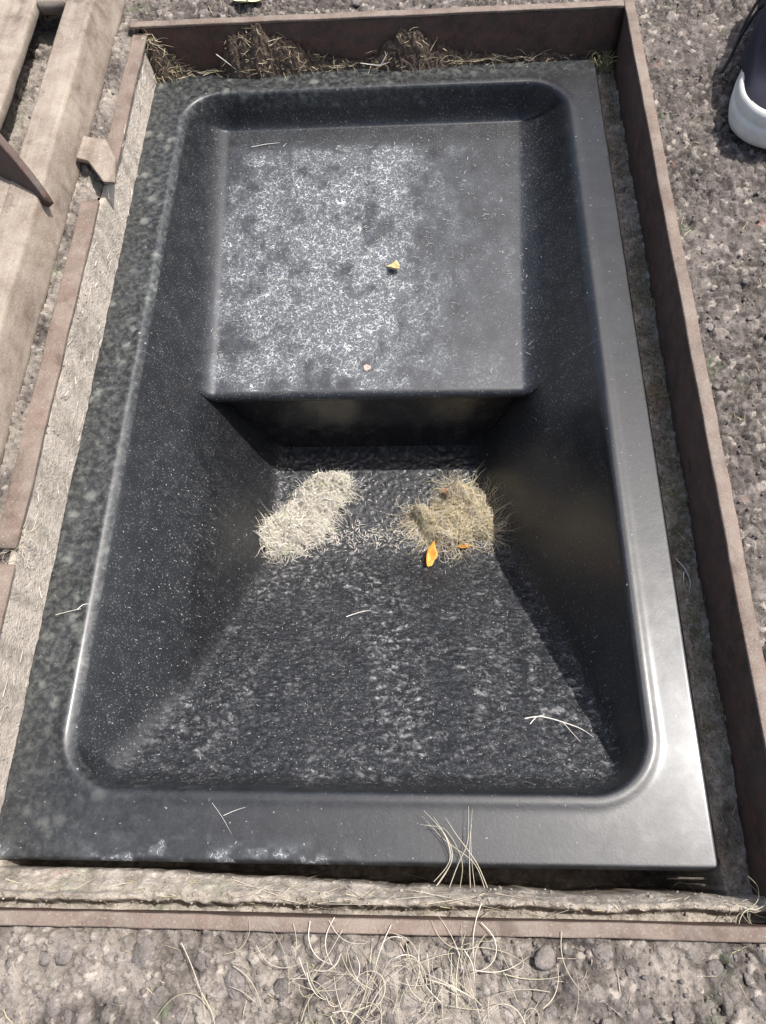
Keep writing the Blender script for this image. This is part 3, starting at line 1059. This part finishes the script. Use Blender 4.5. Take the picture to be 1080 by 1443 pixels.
clump('grass_clump', (.402, .415, ZD), 0, lambda n: blob(rp_, n, .014, (.405, .422))(1900), (.00018, .00042), (.018, .050), lambda m: straw_cols(m, np.concatenate([BROWNISH * 1.2, BROWNISH * 1.3, BROWNISH * .85, DULL, PALE[:2] * .9])),
      'tangled brown nest-like clump of dry grass, right one under the shelf', 'grass clumps in the sump', 8, 2.6, .0042, (V, F, M_CHOP2), (rp_, .020))


# crumbs and short bits between the clumps
def litter_place(n):
    x = RNG.uniform(.16, .45, n); y = .392 + RNG.normal(0, .010, n) + .05 * (RNG.random(n) < .25) * RNG.uniform(-.8, 2.0, n)
    z = np.array([bz(i, j) for i, j in zip(x, y)]) + RNG.uniform(.0005, .003, n)
    return np.stack([x, y, z], -1), RNG.uniform(0, 6.28, n)


st, an = litter_place(850)
P = bent(st, an, RNG.uniform(.002, .008, 850), RNG.uniform(0, .001, 850), RNG.normal(0, .8, 850), 4)
V, F, C = fibres(P, RNG.uniform(.0002, .0006, 850), straw_cols(850, PALE * .85))
link('straw_crumbs', mesh_of('straw_crumbs', V, F, M_STRAW, col=C), kind='stuff', label='pale straw crumbs strewn between the two grass clumps', cat='litter')

# lint and curled scraps on the shelf and floor
def lint(n, xr, yr, dens, ln, rad, pal, name, label, hgt=.0004):
    pts = []
    while len(pts) < n:
        x, y = RNG.uniform(*xr), RNG.uniform(*yr)
        if RNG.random() < dens(x, y): pts.append((x, y, bz(x, y) + hgt))
    st = np.array(pts); m = len(st)
    P = bent(st, RNG.uniform(0, 6.28, m), RNG.uniform(*ln, m), RNG.uniform(0, .0008, m), RNG.normal(0, 2.2, m), 6)
    P[..., 2] = np.maximum(P[..., 2], np.array([bz(a, b) for a, b in P[..., :2].reshape(-1, 2)]).reshape(m, 6) + .0002)
    V, F, C = fibres(P, RNG.uniform(*rad, m), straw_cols(m, pal))
    return link(name, mesh_of(name, V, F, M_STRAW, col=C), kind='stuff', label=label, cat='litter')


LINT = np.array([[.62, .63, .60], [.52, .53, .52], [.68, .66, .58], [.42, .43, .42]])
lint(1500, (.10, .50), (.54, .905), lambda x, y: math.exp(-((x - .25) / .11) ** 2 - ((y - .72) / .22) ** 2) + .10, (.002, .008), (.00016, .00036), LINT,
     'lint', 'pale curly lint scattered over the flat shelf of the basin')
lint(1800, (.07, .54), (.075, .40), lambda x, y: .5, (.0006, .0022), (.0002, .0005), LINT * .7, 'dirt_flakes', 'small grey dirt flakes dotted over the sloping sump floor')


def straws(name, items, label, cat='straw', rad=.0005, pal=STRAW, group=None, loc=None):
    """items: list of control point lists; smooth stalks as one thing"""
    out = []
    for pts in items:
        p = np.array(pts, float)
        t = np.linspace(0, len(p) - 1, 14)
        q = np.stack([np.interp(t, np.arange(len(p)), p[:, k]) for k in range(3)], -1)
        for _ in range(3): q[1:-1] = .25 * q[:-2] + .5 * q[1:-1] + .25 * q[2:]
        out.append(q)
    V, F, C = fibres(np.array(out), RNG.uniform(.45, 1.25, len(out)) * rad, straw_cols(len(out), pal), sides=4, flat=.55)
    loc = loc if loc is not None else (float(V[:, 0].mean()), float(V[:, 1].mean()), float(V[:, 2].min()))
    me = mesh_of(name, V - np.array(loc), F, M_STRAW, col=C)
    if len(out) > 6:
        root = empty(name, loc, label, cat, group)
        me.name = 'strands'
        link('strands', me, root, kind='stuff')
        return root
    o = link(name, me, label=label, cat=cat, group=group)
    o.location = loc
    return o


def bp(x, y, h=.0008): return (x, y, bz(x, y) + h)


straws('dry_stalk', [[bp(.462, .132), bp(.478, .135, .004), bp(.497, .127, .006), bp(.513, .122, .003), bp(.523, .113)],
                     [bp(.497, .127, .005), bp(.503, .118, .003), bp(.510, .108)], [bp(.466, .126), bp(.472, .133, .004), bp(.480, .135, .005)]],
       'pale forked grass stalk at the lower right of the sump slope', 'stalk', .00055, PALE)
straws('dry_stalk', [[bp(.275, .262), bp(.290, .268, .003), bp(.303, .272, .001)]], 'single short pale stalk in the middle of the sump slope', 'stalk', .0005, PALE)
straws('dry_stalk', [[bp(.015, .212), bp(.035, .217, .002), bp(.056, .224)], [bp(.035, .217, .001), bp(.040, .222, .001), bp(.046, .223)]],
       'thin stalk lying on the left rim of the basin', 'stalk', .0004, PALE)
straws('dry_stalk', [[bp(.185, .046), bp(.196, .034, .003), bp(.204, .022)], [bp(.196, .036, .002), bp(.205, .040, .002), bp(.214, .043)]],
       'small forked stalk on the near rim of the basin, left of centre', 'stalk', .00035, PALE)
straws('dry_stalk', [[bp(.130, .905), bp(.150, .908, .002), bp(.170, .911)]], 'short straight stalk at the back left of the shelf', 'stalk', .0005, PALE)

# tuft of straw that leans on the near rim
tf = []
for k in range(9):
    a = RNG.uniform(-.024, .018); b = RNG.uniform(-.026, .014)
    tf.append([(.398 + a * 1.1, -.014 + RNG.uniform(-.006, .003), -.004), (.399 + a * .5, .004, .006), (.396 + b * .6, .022 + RNG.uniform(-.006, .010), .006 + RNG.uniform(0, .010)),
               (.392 + b * 1.2, .034 + RNG.uniform(-.008, .014), .004 + RNG.uniform(0, .012))])
straws('straw_tuft', tf, 'pale straw tuft sprawled over the near rim of the basin', 'straw', .00036, DULL, 'straw tufts')

# straw heap on the near ground
its = []
for k in range(120):
    x, y = .345 + RNG.normal(0, .055), -.075 + RNG.normal(0, .020)
    if not outside(x, y, .001): y = -.052
    a = RNG.uniform(0, 6.28); l = RNG.uniform(.015, .05); c = RNG.normal(0, .9)
    pts = []
    for s in np.linspace(-.5, .5, 5):
        th = a + c * s
        qx, qy = x + l * s * math.cos(th), y + l * s * math.sin(th)
        pts.append((qx, qy, max(FT + .0005, gz(qx, qy) + .001) + RNG.uniform(0, .0045)))
    its.append(pts)
straws('straw_heap', its, 'loose heap of bleached straw on the ground before the pit', 'straw', .00036, DULL)
its = []
for k in range(42):
    x = .33 + RNG.uniform(-.10, .14); y = -.020 + RNG.normal(0, .005); a = RNG.normal(.1, .4); l = RNG.uniform(.02, .06)
    its.append([(x + l * s, y + l * s * math.sin(a), sz(x + l * s, min(-.008, max(-.034, y + l * s * math.sin(a)))) + .0015 + RNG.uniform(0, .004)) for s in np.linspace(-.5, .5, 4)])
straws('straw_wisps', its, 'thin straw wisps on the soil bank under the near rim', 'straw', .0003, DULL)


def tuft(cx_, cy_, zf, n, spread_, hgt, label, pal, ln=.02, rad=.0003):
    its = []
    for k in range(n):
        x, y = cx_ + RNG.normal(0, spread_), cy_ + RNG.normal(0, spread_)
        a = RNG.uniform(0, 6.28); l = RNG.uniform(.5, 1.2) * ln; h = RNG.uniform(.1, 1) * hgt
        z = zf(x, y)
        its.append([(x, y, z), (x + .4 * l * math.cos(a), y + .4 * l * math.sin(a), z + h), (x + .8 * l * math.cos(a + .4), y + .8 * l * math.sin(a + .4), z + h * 1.1),
                    (x + l * math.cos(a + .8), y + l * math.sin(a + .8), z + h * .7)])
    return straws('grass_tuft', its, label, 'grass tuft', rad, pal, 'grass tufts in the gap')


GREENISH = np.array([[.24, .25, .10], [.33, .31, .15], [.42, .37, .20], [.17, .19, .08]])
RED = np.array([[.42, .22, .14], [.50, .40, .22], [.36, .18, .11], [.30, .30, .14]])
clampz = lambda x, y: sz(min(.6255, max(-.004, x)), min(.994, max(-.033, y)))
tuft(.612, .985, clampz, 130, .0060, .022, 'olive grass tuft in the far right corner of the pit', GREENISH, .018, .0004)
tuft(.6145, .452, clampz, 60, .0055, .008, 'reddish dry grass tuft in the right gap beside the basin', RED, .016)
tuft(.614, .345, clampz, 70, .0075, .005, 'low green grass tuft in the right gap, nearer than the reddish one', GREENISH, .010)
tuft(.613, .585, clampz, 70, .0085, .006, 'low green grass tuft in the right gap, farther than the reddish one', GREENISH, .010)
tuft(.604, -.026, clampz, 22, .0050, .010, 'pale grass tuft in the near right corner of the pit', DULL, .022, .00034)
tuft(.002, .262, lambda x, y: .058, 46, .0090, .005, 'dry grass tuft at the joint of the left frame edge', DULL, .016)

# moss and dead grass that fill the right gap
MOSS = np.array([[.20, .22, .09], [.27, .26, .12], [.38, .34, .19], [.45, .37, .25], [.34, .20, .14], [.14, .16, .07]])
mn = 2600
my = RNG.uniform(-.02, .985, mn)
dens = sstep(.35, .62, fbm(my * 16, my * 0 + 4.4, 97, 4))
keep_ = RNG.random(mn) < .12 + .88 * dens
my = my[keep_]; mn = len(my)
mx = np.clip(.6165 + RNG.normal(0, .0055, mn), .6035, .6255)
mz = np.array([sz(a_, b_) for a_, b_ in zip(mx, my)])
P = bent(np.stack([mx, my, mz + .0004], -1), RNG.uniform(0, 6.28, mn), RNG.uniform(.003, .011, mn), RNG.uniform(.0005, .0045, mn), RNG.normal(0, 1.2, mn), 5)
P[..., 0] = np.clip(P[..., 0], .6010, .6258)
V, F, C = fibres(P, RNG.uniform(.00018, .00042, mn), straw_cols(mn, MOSS))
link('moss', mesh_of('moss', V, F, M_STRAW, col=C), kind='stuff', label='mossy dead grass growing along the gap right of the basin', cat='moss')

# straw fringe along the left sand bank and loose bits on the soil
its = []
for k in range(110):
    y = RNG.uniform(.10, .985); x = RNG.uniform(-.004, .004); a = RNG.normal(1.57, .6); l = RNG.uniform(.004, .016)
    z0 = RNG.uniform(.005, .056)
    its.append([(x + .004 * (1 - z0 / .056) + l * s * math.cos(a) * .25 + .0006, y + l * s * math.sin(a), z0 - l * s * math.cos(a) * .6 + .001) for s in np.linspace(-.5, .5, 4)])
o = straws('straw_fringe', its, 'bleached straw clinging to the sandy inner side of the left frame edge', 'straw', .00028, PALE)
o['kind'] = 'stuff'
its = []
for k in range(260):
    if RNG.random() < .7: x, y = RNG.uniform(.604, .624), RNG.uniform(-.02, .98)
    else: x, y = RNG.uniform(.02, .58), RNG.uniform(-.032, -.010)
    a = RNG.normal(1.57, .6) if x > .6 else RNG.normal(0, .5); l = RNG.uniform(.004, .018)
    its.append([(min(.6255, x + l * s * math.cos(a)), y + l * s * math.sin(a), clampz(x + l * s * math.cos(a), y + l * s * math.sin(a)) + .0012) for s in np.linspace(-.5, .5, 4)])
o = straws('straw_bits', its, 'short straw bits lying on the soil around the basin', 'straw', .00035, STRAW * .8)
o['kind'] = 'stuff'
its = []
for k in range(240):
    x, y = reg_ground()
    a = RNG.uniform(0, 6.28); l = RNG.uniform(.004, .016)
    its.append([(x + l * s * math.cos(a), y + l * s * math.sin(a), gz(x + l * s * math.cos(a), y + l * s * math.sin(a)) + .001) for s in np.linspace(-.5, .5, 4)])
o = straws('ground_straw', its, 'short straw bits lying over the pebbled ground', 'straw', .0004, STRAW * .85)
o['kind'] = 'stuff'
straws('curled_stalk', [[(.607, .272, -.013), (.613, .262, -.010), (.617, .248, -.010), (.614, .236, -.013)], [(.612, .258, -.011), (.610, .248, -.011), (.612, .238, -.013)]],
       'curled straw loop on the soil in the right gap', 'stalk', .0009, PALE)


# mulch heaps against the far wall
def heap(cx_, x0, x1, prof, label, seed, n):
    """crumbly bank against the wall, prof = heights along x"""
    nx_, ny_ = int((x1 - x0) / .0009), 46
    xs = np.linspace(x0, x1, nx_); v = np.linspace(0, 1, ny_)
    Xh, Vv = np.meshgrid(xs, v, indexing='ij')
    hp = np.interp(xs, np.linspace(x0, x1, len(prof)), prof)[:, None]
    hp = np.maximum(0, hp * (.75 + .5 * fbm(Xh * 60, Xh * 0 + seed, 500 + seed, 4)))
    Yh = .9968 - .020 * Vv ** .8 * (.6 + .4 * hp / .05) - .004 * (fbm(Xh * 90, Vv * 4, 510 + seed, 3) - .5) * Vv
    Zh = -.010 + hp * (1 - Vv ** 1.5) + .008 * (fbm(Xh * 170, Yh * 170 + Vv * 6, 520 + seed, 4) - .5) * sstep(0, .012, hp) + .006 * sstep(.35, .7, fbm(Xh * 380, Vv * 22, 530 + seed, 2)) * sstep(0, .01, hp)
    V = np.stack([Xh, Yh, Zh], -1).reshape(-1, 3)
    F = grid_faces(nx_, ny_)[:, ::-1]
    root = empty('mulch_heap', (cx_, .986, -.006), label, 'mulch heap', 'mulch heaps at the far wall')
    link('mulch', mesh_of('mulch', local(V, root), F, M_HEAP), root)
    ok = np.where(V[:, 2] > -.002)[0]
    src = V[ok[RNG.integers(0, len(ok), n)]] + np.array([0, -.0012, .0012])
    P = bent(src, RNG.normal(0, .8, n) + (RNG.random(n) < .5) * 3.14, RNG.uniform(.004, .020, n), RNG.uniform(-1, 1, n) * .004, RNG.normal(0, .9, n), 6)
    P[..., 2] += np.linspace(0, 1, 6)[None] * RNG.normal(0, .005, n)[:, None]
    P[..., 1] = np.minimum(P[..., 1], .9962)
    V2, F2, C2 = fibres(P, RNG.uniform(.0002, .0005, n), straw_cols(n, BROWNISH))
    link('root_fibres', mesh_of('root_fibres', local(V2, root), F2, M_STRAW, col=C2), root, kind='stuff')
    return root


heap(.012, .001, .062, [.066, .060, .040, .020, .006, 0], 'dark mulch heap with pale straw in the far left corner', 21, 110)
heap(.150, .070, .275, [0, .012, .052, .060, .060, .056, .042, .026, .020, .016, .012], 'broad crumbly mulch heap with roots left of centre at the far wall', 22, 120)
heap(.345, .274, .600, [.010, .014, .036, .052, .046, .030, .022, .016, .012, .012, .010, .012, .008, .006, 0], 'mossy mulch heap at the middle of the far wall', 23, 110)
its = []
for k in range(60):
    x = RNG.uniform(.05, .52); l = RNG.uniform(.01, .05)
    its.append([(x + l * s, .985 + RNG.uniform(-.003, .008), .002 + RNG.uniform(.0, .006)) for s in np.linspace(-.5, .5, 4)])
straws('straw_line', its, 'thin straw line along the far rim of the basin', 'straw', .0005, STRAW)
straws('root_twig', [[(.092, .985, .030), (.105, .982, .020), (.120, .978, .008)]], 'short pale twig leaning on the broad mulch heap', 'twig', .0012, PALE)
straws('root_twig', [[(.285, .984, .010), (.310, .980, .008), (.325, .981, .012)], [(.312, .980, .008), (.322, .985, .022)]], 'forked pale twig lying on the far rim beside the mossy heap', 'twig', .0009, PALE)


# ------------------------------------------------------------------ leaves
def leaf(name, loc, pts, width, rot, curl, mat, label, stem=.0):
    """leaf blade along local y with cupped section"""
    n, m = 15, 9
    V = []
    for i in range(n):
        t = i / (n - 1)
        w = width * (math.sin(math.pi * (t ** .8)) ** .8 + .03) * (1 + .14 * math.sin(11 * t + 2))
        for j in range(m):
            s = j / (m - 1) * 2 - 1
            V.append((s * w, (t - .5) * pts, curl * (s * s) * w * 1.0 + curl * .6 * pts * (t - .5) ** 2 + .06 * width * math.sin(9 * t + 3 * s) - .10 * width * math.exp(-(s / .12) ** 2)))
    V = np.array(V); F = grid_faces(n, m)
    th = .00025
    V2 = V - np.array([0, 0, th])
    idx = np.arange(n * m).reshape(n, m)
    lp = np.concatenate([idx[0, :], idx[1:, -1], idx[-1, -2::-1], idx[-2:0:-1, 0]]); lq = np.roll(lp, -1)
    F = np.concatenate([F, F[:, ::-1] + n * m, np.stack([lp, lq, lq + n * m, lp + n * m], -1)])
    root = empty(name, loc, label, 'leaf')
    root.rotation_euler = rot
    o = link('leaf_blade', mesh_of('leaf_blade', np.concatenate([V, V2]), F, mat), root)
    if stem:
        p = np.array([[(0, pts * .5 * (1 if True else 1), 0), (.001, pts * .5 + stem * .4, .0006), (.002, pts * .5 + stem * .8, .0010), (.0035, pts * .5 + stem, .0012)]])
        V, F, C = fibres(p, [width * .09], np.array([[.6, .5, .25]]), sides=5)
        link('stem', mesh_of('stem', V, F, M_STRAW, col=C), root)
    return root


leaf('fallen_leaf', (.3295, .694, bz(.3295, .694) + .0028), .017, .0072, (-.15, .25, 1.05), .9, M_YLEAF, 'small curled yellow leaf lying on the shelf of the basin', .006)
leaf('fallen_leaf', (.371, .362, bz(.371, .362) + .009), .034, .0070, (.25, .55, -.12), 1.3, M_OLEAF, 'bright orange curled leaf hanging below the right grass clump')
leaf('fallen_leaf', (.416, .376, bz(.416, .376) + .0035), .018, .0036, (-.3, .1, 1.45), .7, M_OLEAF, 'orange leaf half hidden under the near edge of the right grass clump')
leaf('fallen_leaf', (.135, 1.0475, gz(.135, 1.0475) + .003), .045, .018, (0, .1, 1.45), .4, M_PLEAF, 'pale yellow green leaf on the ground behind the pit')
leaf('fallen_leaf', (.262, .455, bz(.262, .455) + .007), .014, .0045, (.3, -.2, -.5), .8, M_BLEAF, 'brown curled leaf at the top of the left grass clump')
leaf('fallen_leaf', (.395, .452, bz(.395, .452) + .008), .018, .0050, (.4, .2, 1.1), .8, M_BLEAF, 'reddish brown leaf at the top of the right grass clump')
# shrivelled round seed case on the shelf
n, m = 16, 28
u = np.linspace(0, 1, n)[:, None]; th = np.linspace(0, 2 * math.pi, m, endpoint=False)[None]
rr = (.0048 * np.sin(u * 1.62)) * (1 + .10 * np.sin(3 * th + 1) * u); zz = .0022 * np.cos(u * 1.62) * (1 - .8 * np.exp(-(u / .25) ** 2)) + .0006 * np.sin(5 * th) * u
V = np.stack([rr * np.cos(th), rr * np.sin(th), zz + 0 * th], -1).reshape(-1, 3)
idx = np.arange(n * m).reshape(n, m); nx = np.roll(idx, -1, 1)
F = np.stack([idx[:-1], idx[1:], nx[1:], nx[:-1]], -1).reshape(-1, 4)
sd = link('seed_case', mesh_of('seed_case', V, F, simple('pale_husk', (.42, .33, .28), .8, 900, .0006, .35)), label='small round pale husk near the front edge of the shelf', cat='seed case')
sd.location = (.2975, .552, bz(.2975, .552) + .0002)

# ------------------------------------------------------------------ shoe at the upper right
SA = math.radians(-17)
shoe = empty('shoe', (.7625, .775, .0605), 'navy canvas shoe with thick white rubber sole on the ground', 'shoe')
shoe.rotation_euler = (0, 0, SA)


def sole_outline(n=96):
    """closed outline, toe at -y; origin near the ball of the toe"""
    ctrl = [(0, -.052), (-.024, -.046), (-.041, -.026), (-.0475, .004), (-.047, .035), (-.042, .070), (-.036, .105), (-.035, .140), (-.035, .175), (-.028, .203), (0, .215),
            (.028, .203), (.036, .175), (.037, .140), (.040, .105), (.046, .070), (.050, .035), (.049, .004), (.042, -.026), (.025, -.046)]
    p = np.array(ctrl); k = len(p); out = []
    for i in range(n):
        t = i / n * k; a = int(t); f = t - a
        p0, p1, p2, p3 = (p[(a + d) % k] for d in (-1, 0, 1, 2))
        out.append(.5 * (2 * p1 + (p2 - p0) * f + (2 * p0 - 5 * p1 + 4 * p2 - p3) * f * f + (3 * p1 - p0 - 3 * p2 + p3) * f ** 3))
    return np.array(out)


OUT = sole_outline()
ctr = np.array([0.0, .07])


def inset(o, d):
    T = np.roll(o, -1, 0) - np.roll(o, 1, 0); T /= np.linalg.norm(T, axis=1, keepdims=True)
    N = np.stack([-T[:, 1], T[:, 0]], -1)
    s = np.sign(((ctr - o) * N).sum(1))[:, None]
    return o + N * s * d


toe_up = .006 * sstep(.0, -.05, OUT[:, 1])
front = sstep(.03, -.04, OUT[:, 1])
rings = []
for d, z, up in ((.006, 0, 1), (.0015, .001, 1), (0, .006, 1), (-.0006, .014, .6), (.0002, .0205, .4), (.0012, .0212, .4), (.0008, .0222, .4), (.0015, .030, .2), (.0035, .034, .1), (.006, .0345, .1), (.0075, .032, 0)):
    q = inset(OUT, d)
    zz = z * (1 + .28 * front) + toe_up * (1 - z / .04)
    rings.append(np.c_[q, zz])
V = np.concatenate(rings); m = len(OUT); nr_ = len(rings)
i = np.arange(m); j = np.roll(i, -1)
F = [f for k in range(nr_ - 1) for f in np.stack([k * m + i, k * m + j, (k + 1) * m + j, (k + 1) * m + i], -1).tolist()]
F += [i[::-1].tolist(), ((nr_ - 1) * m + i).tolist()]
link('sole', mesh_of('sole', V, [f[::-1] for f in F], M_RUBBER), shoe)
# canvas upper: shrinking outlines that rise towards the ankle opening
rings = []
yy = OUT[:, 1]
hprof = .046 + .030 * sstep(-.03, .08, yy) + .004 * sstep(.12, .2, yy)
op_c = np.array([0, .130]); op = np.stack([op_c[0] + .026 * np.cos(np.arctan2(OUT[:, 0], OUT[:, 1] - .07) * -1 + math.pi / 2), op_c[1] + .062 * np.sin(np.arctan2(OUT[:, 0], OUT[:, 1] - .07) * -1 + math.pi / 2)], -1)
base = inset(OUT, (.0062 - .0125 * sstep(.015, .07, yy))[:, None])
for t in np.linspace(0, 1, 16):
    k = 1 - math.cos(t * math.pi / 2)
    q = base * (1 - k) + op * k
    zt = .028 + (.098 - .028) * math.sin(t * math.pi / 2) ** 1.0
    low = .033 + .026 * math.sin(t * math.pi / 2) + .055 * sstep(.45, 1, np.array([t]))[0]
    w = sstep(-.01, .10, q[:, 1])
    rings.append(np.c_[q, low * (1 - w) + np.minimum(zt, .098) * w])
inn = rings[-1].copy(); inn[:, :2] = inn[:, :2] * .93 + op_c * .07; inn[:, 2] -= .004; rings.append(inn)
inn = inn.copy(); inn[:, 2] -= .05; rings.append(inn)
V = np.concatenate(rings); nr_ = len(rings)
F = [f for k in range(nr_ - 1) for f in np.stack([k * m + i, k * m + j, (k + 1) * m + j, (k + 1) * m + i], -1).tolist()]
F += [((nr_ - 1) * m + i).tolist()]
link('upper', mesh_of('upper', V, [f[::-1] for f in F], M_CANVAS), shoe)
# white label on the outer side, lace trailing to the ground
lab = round_poly([(-.0440, .072), (-.033, .075), (-.032, .100), (-.041, .098)], .002, 4)
V = np.concatenate([np.c_[lab, .0615 + .9 * (lab[:, 0] + .044)], np.c_[lab, .0635 + .9 * (lab[:, 0] + .044)]])
m2 = len(lab); i2 = np.arange(m2); j2 = np.roll(i2, -1)
F = np.stack([i2, j2, j2 + m2, i2 + m2], -1).tolist() + [(i2 + m2).tolist(), i2[::-1].tolist()]
link('side_label', mesh_of('side_label', V, F, M_LABEL, smooth=False), shoe)
lc = [[(-.012, .085, .088), (-.030, .100, .080), (-.046, .104, .062), (-.054, .096, .035), (-.058, .085, .014), (-.063, .068, .006)],
      [(.010, .085, .088), (-.015, .120, .095), (-.042, .135, .070), (-.052, .120, .040), (-.054, .110, .020), (-.056, .100, .006)]]
out = []
for pts in lc:
    p = np.array(pts); t = np.linspace(0, len(p) - 1, 24)
    q = np.stack([np.interp(t, np.arange(len(p)), p[:, k]) for k in range(3)], -1)
    for _ in range(3): q[1:-1] = .25 * q[:-2] + .5 * q[1:-1] + .25 * q[2:]
    out.append(q)
for q in out:
    V, F, _ = fibres(q[None], [.0019], None, sides=8, taper=.9)
    link('lace', mesh_of('lace', V, F, M_LACE), shoe)
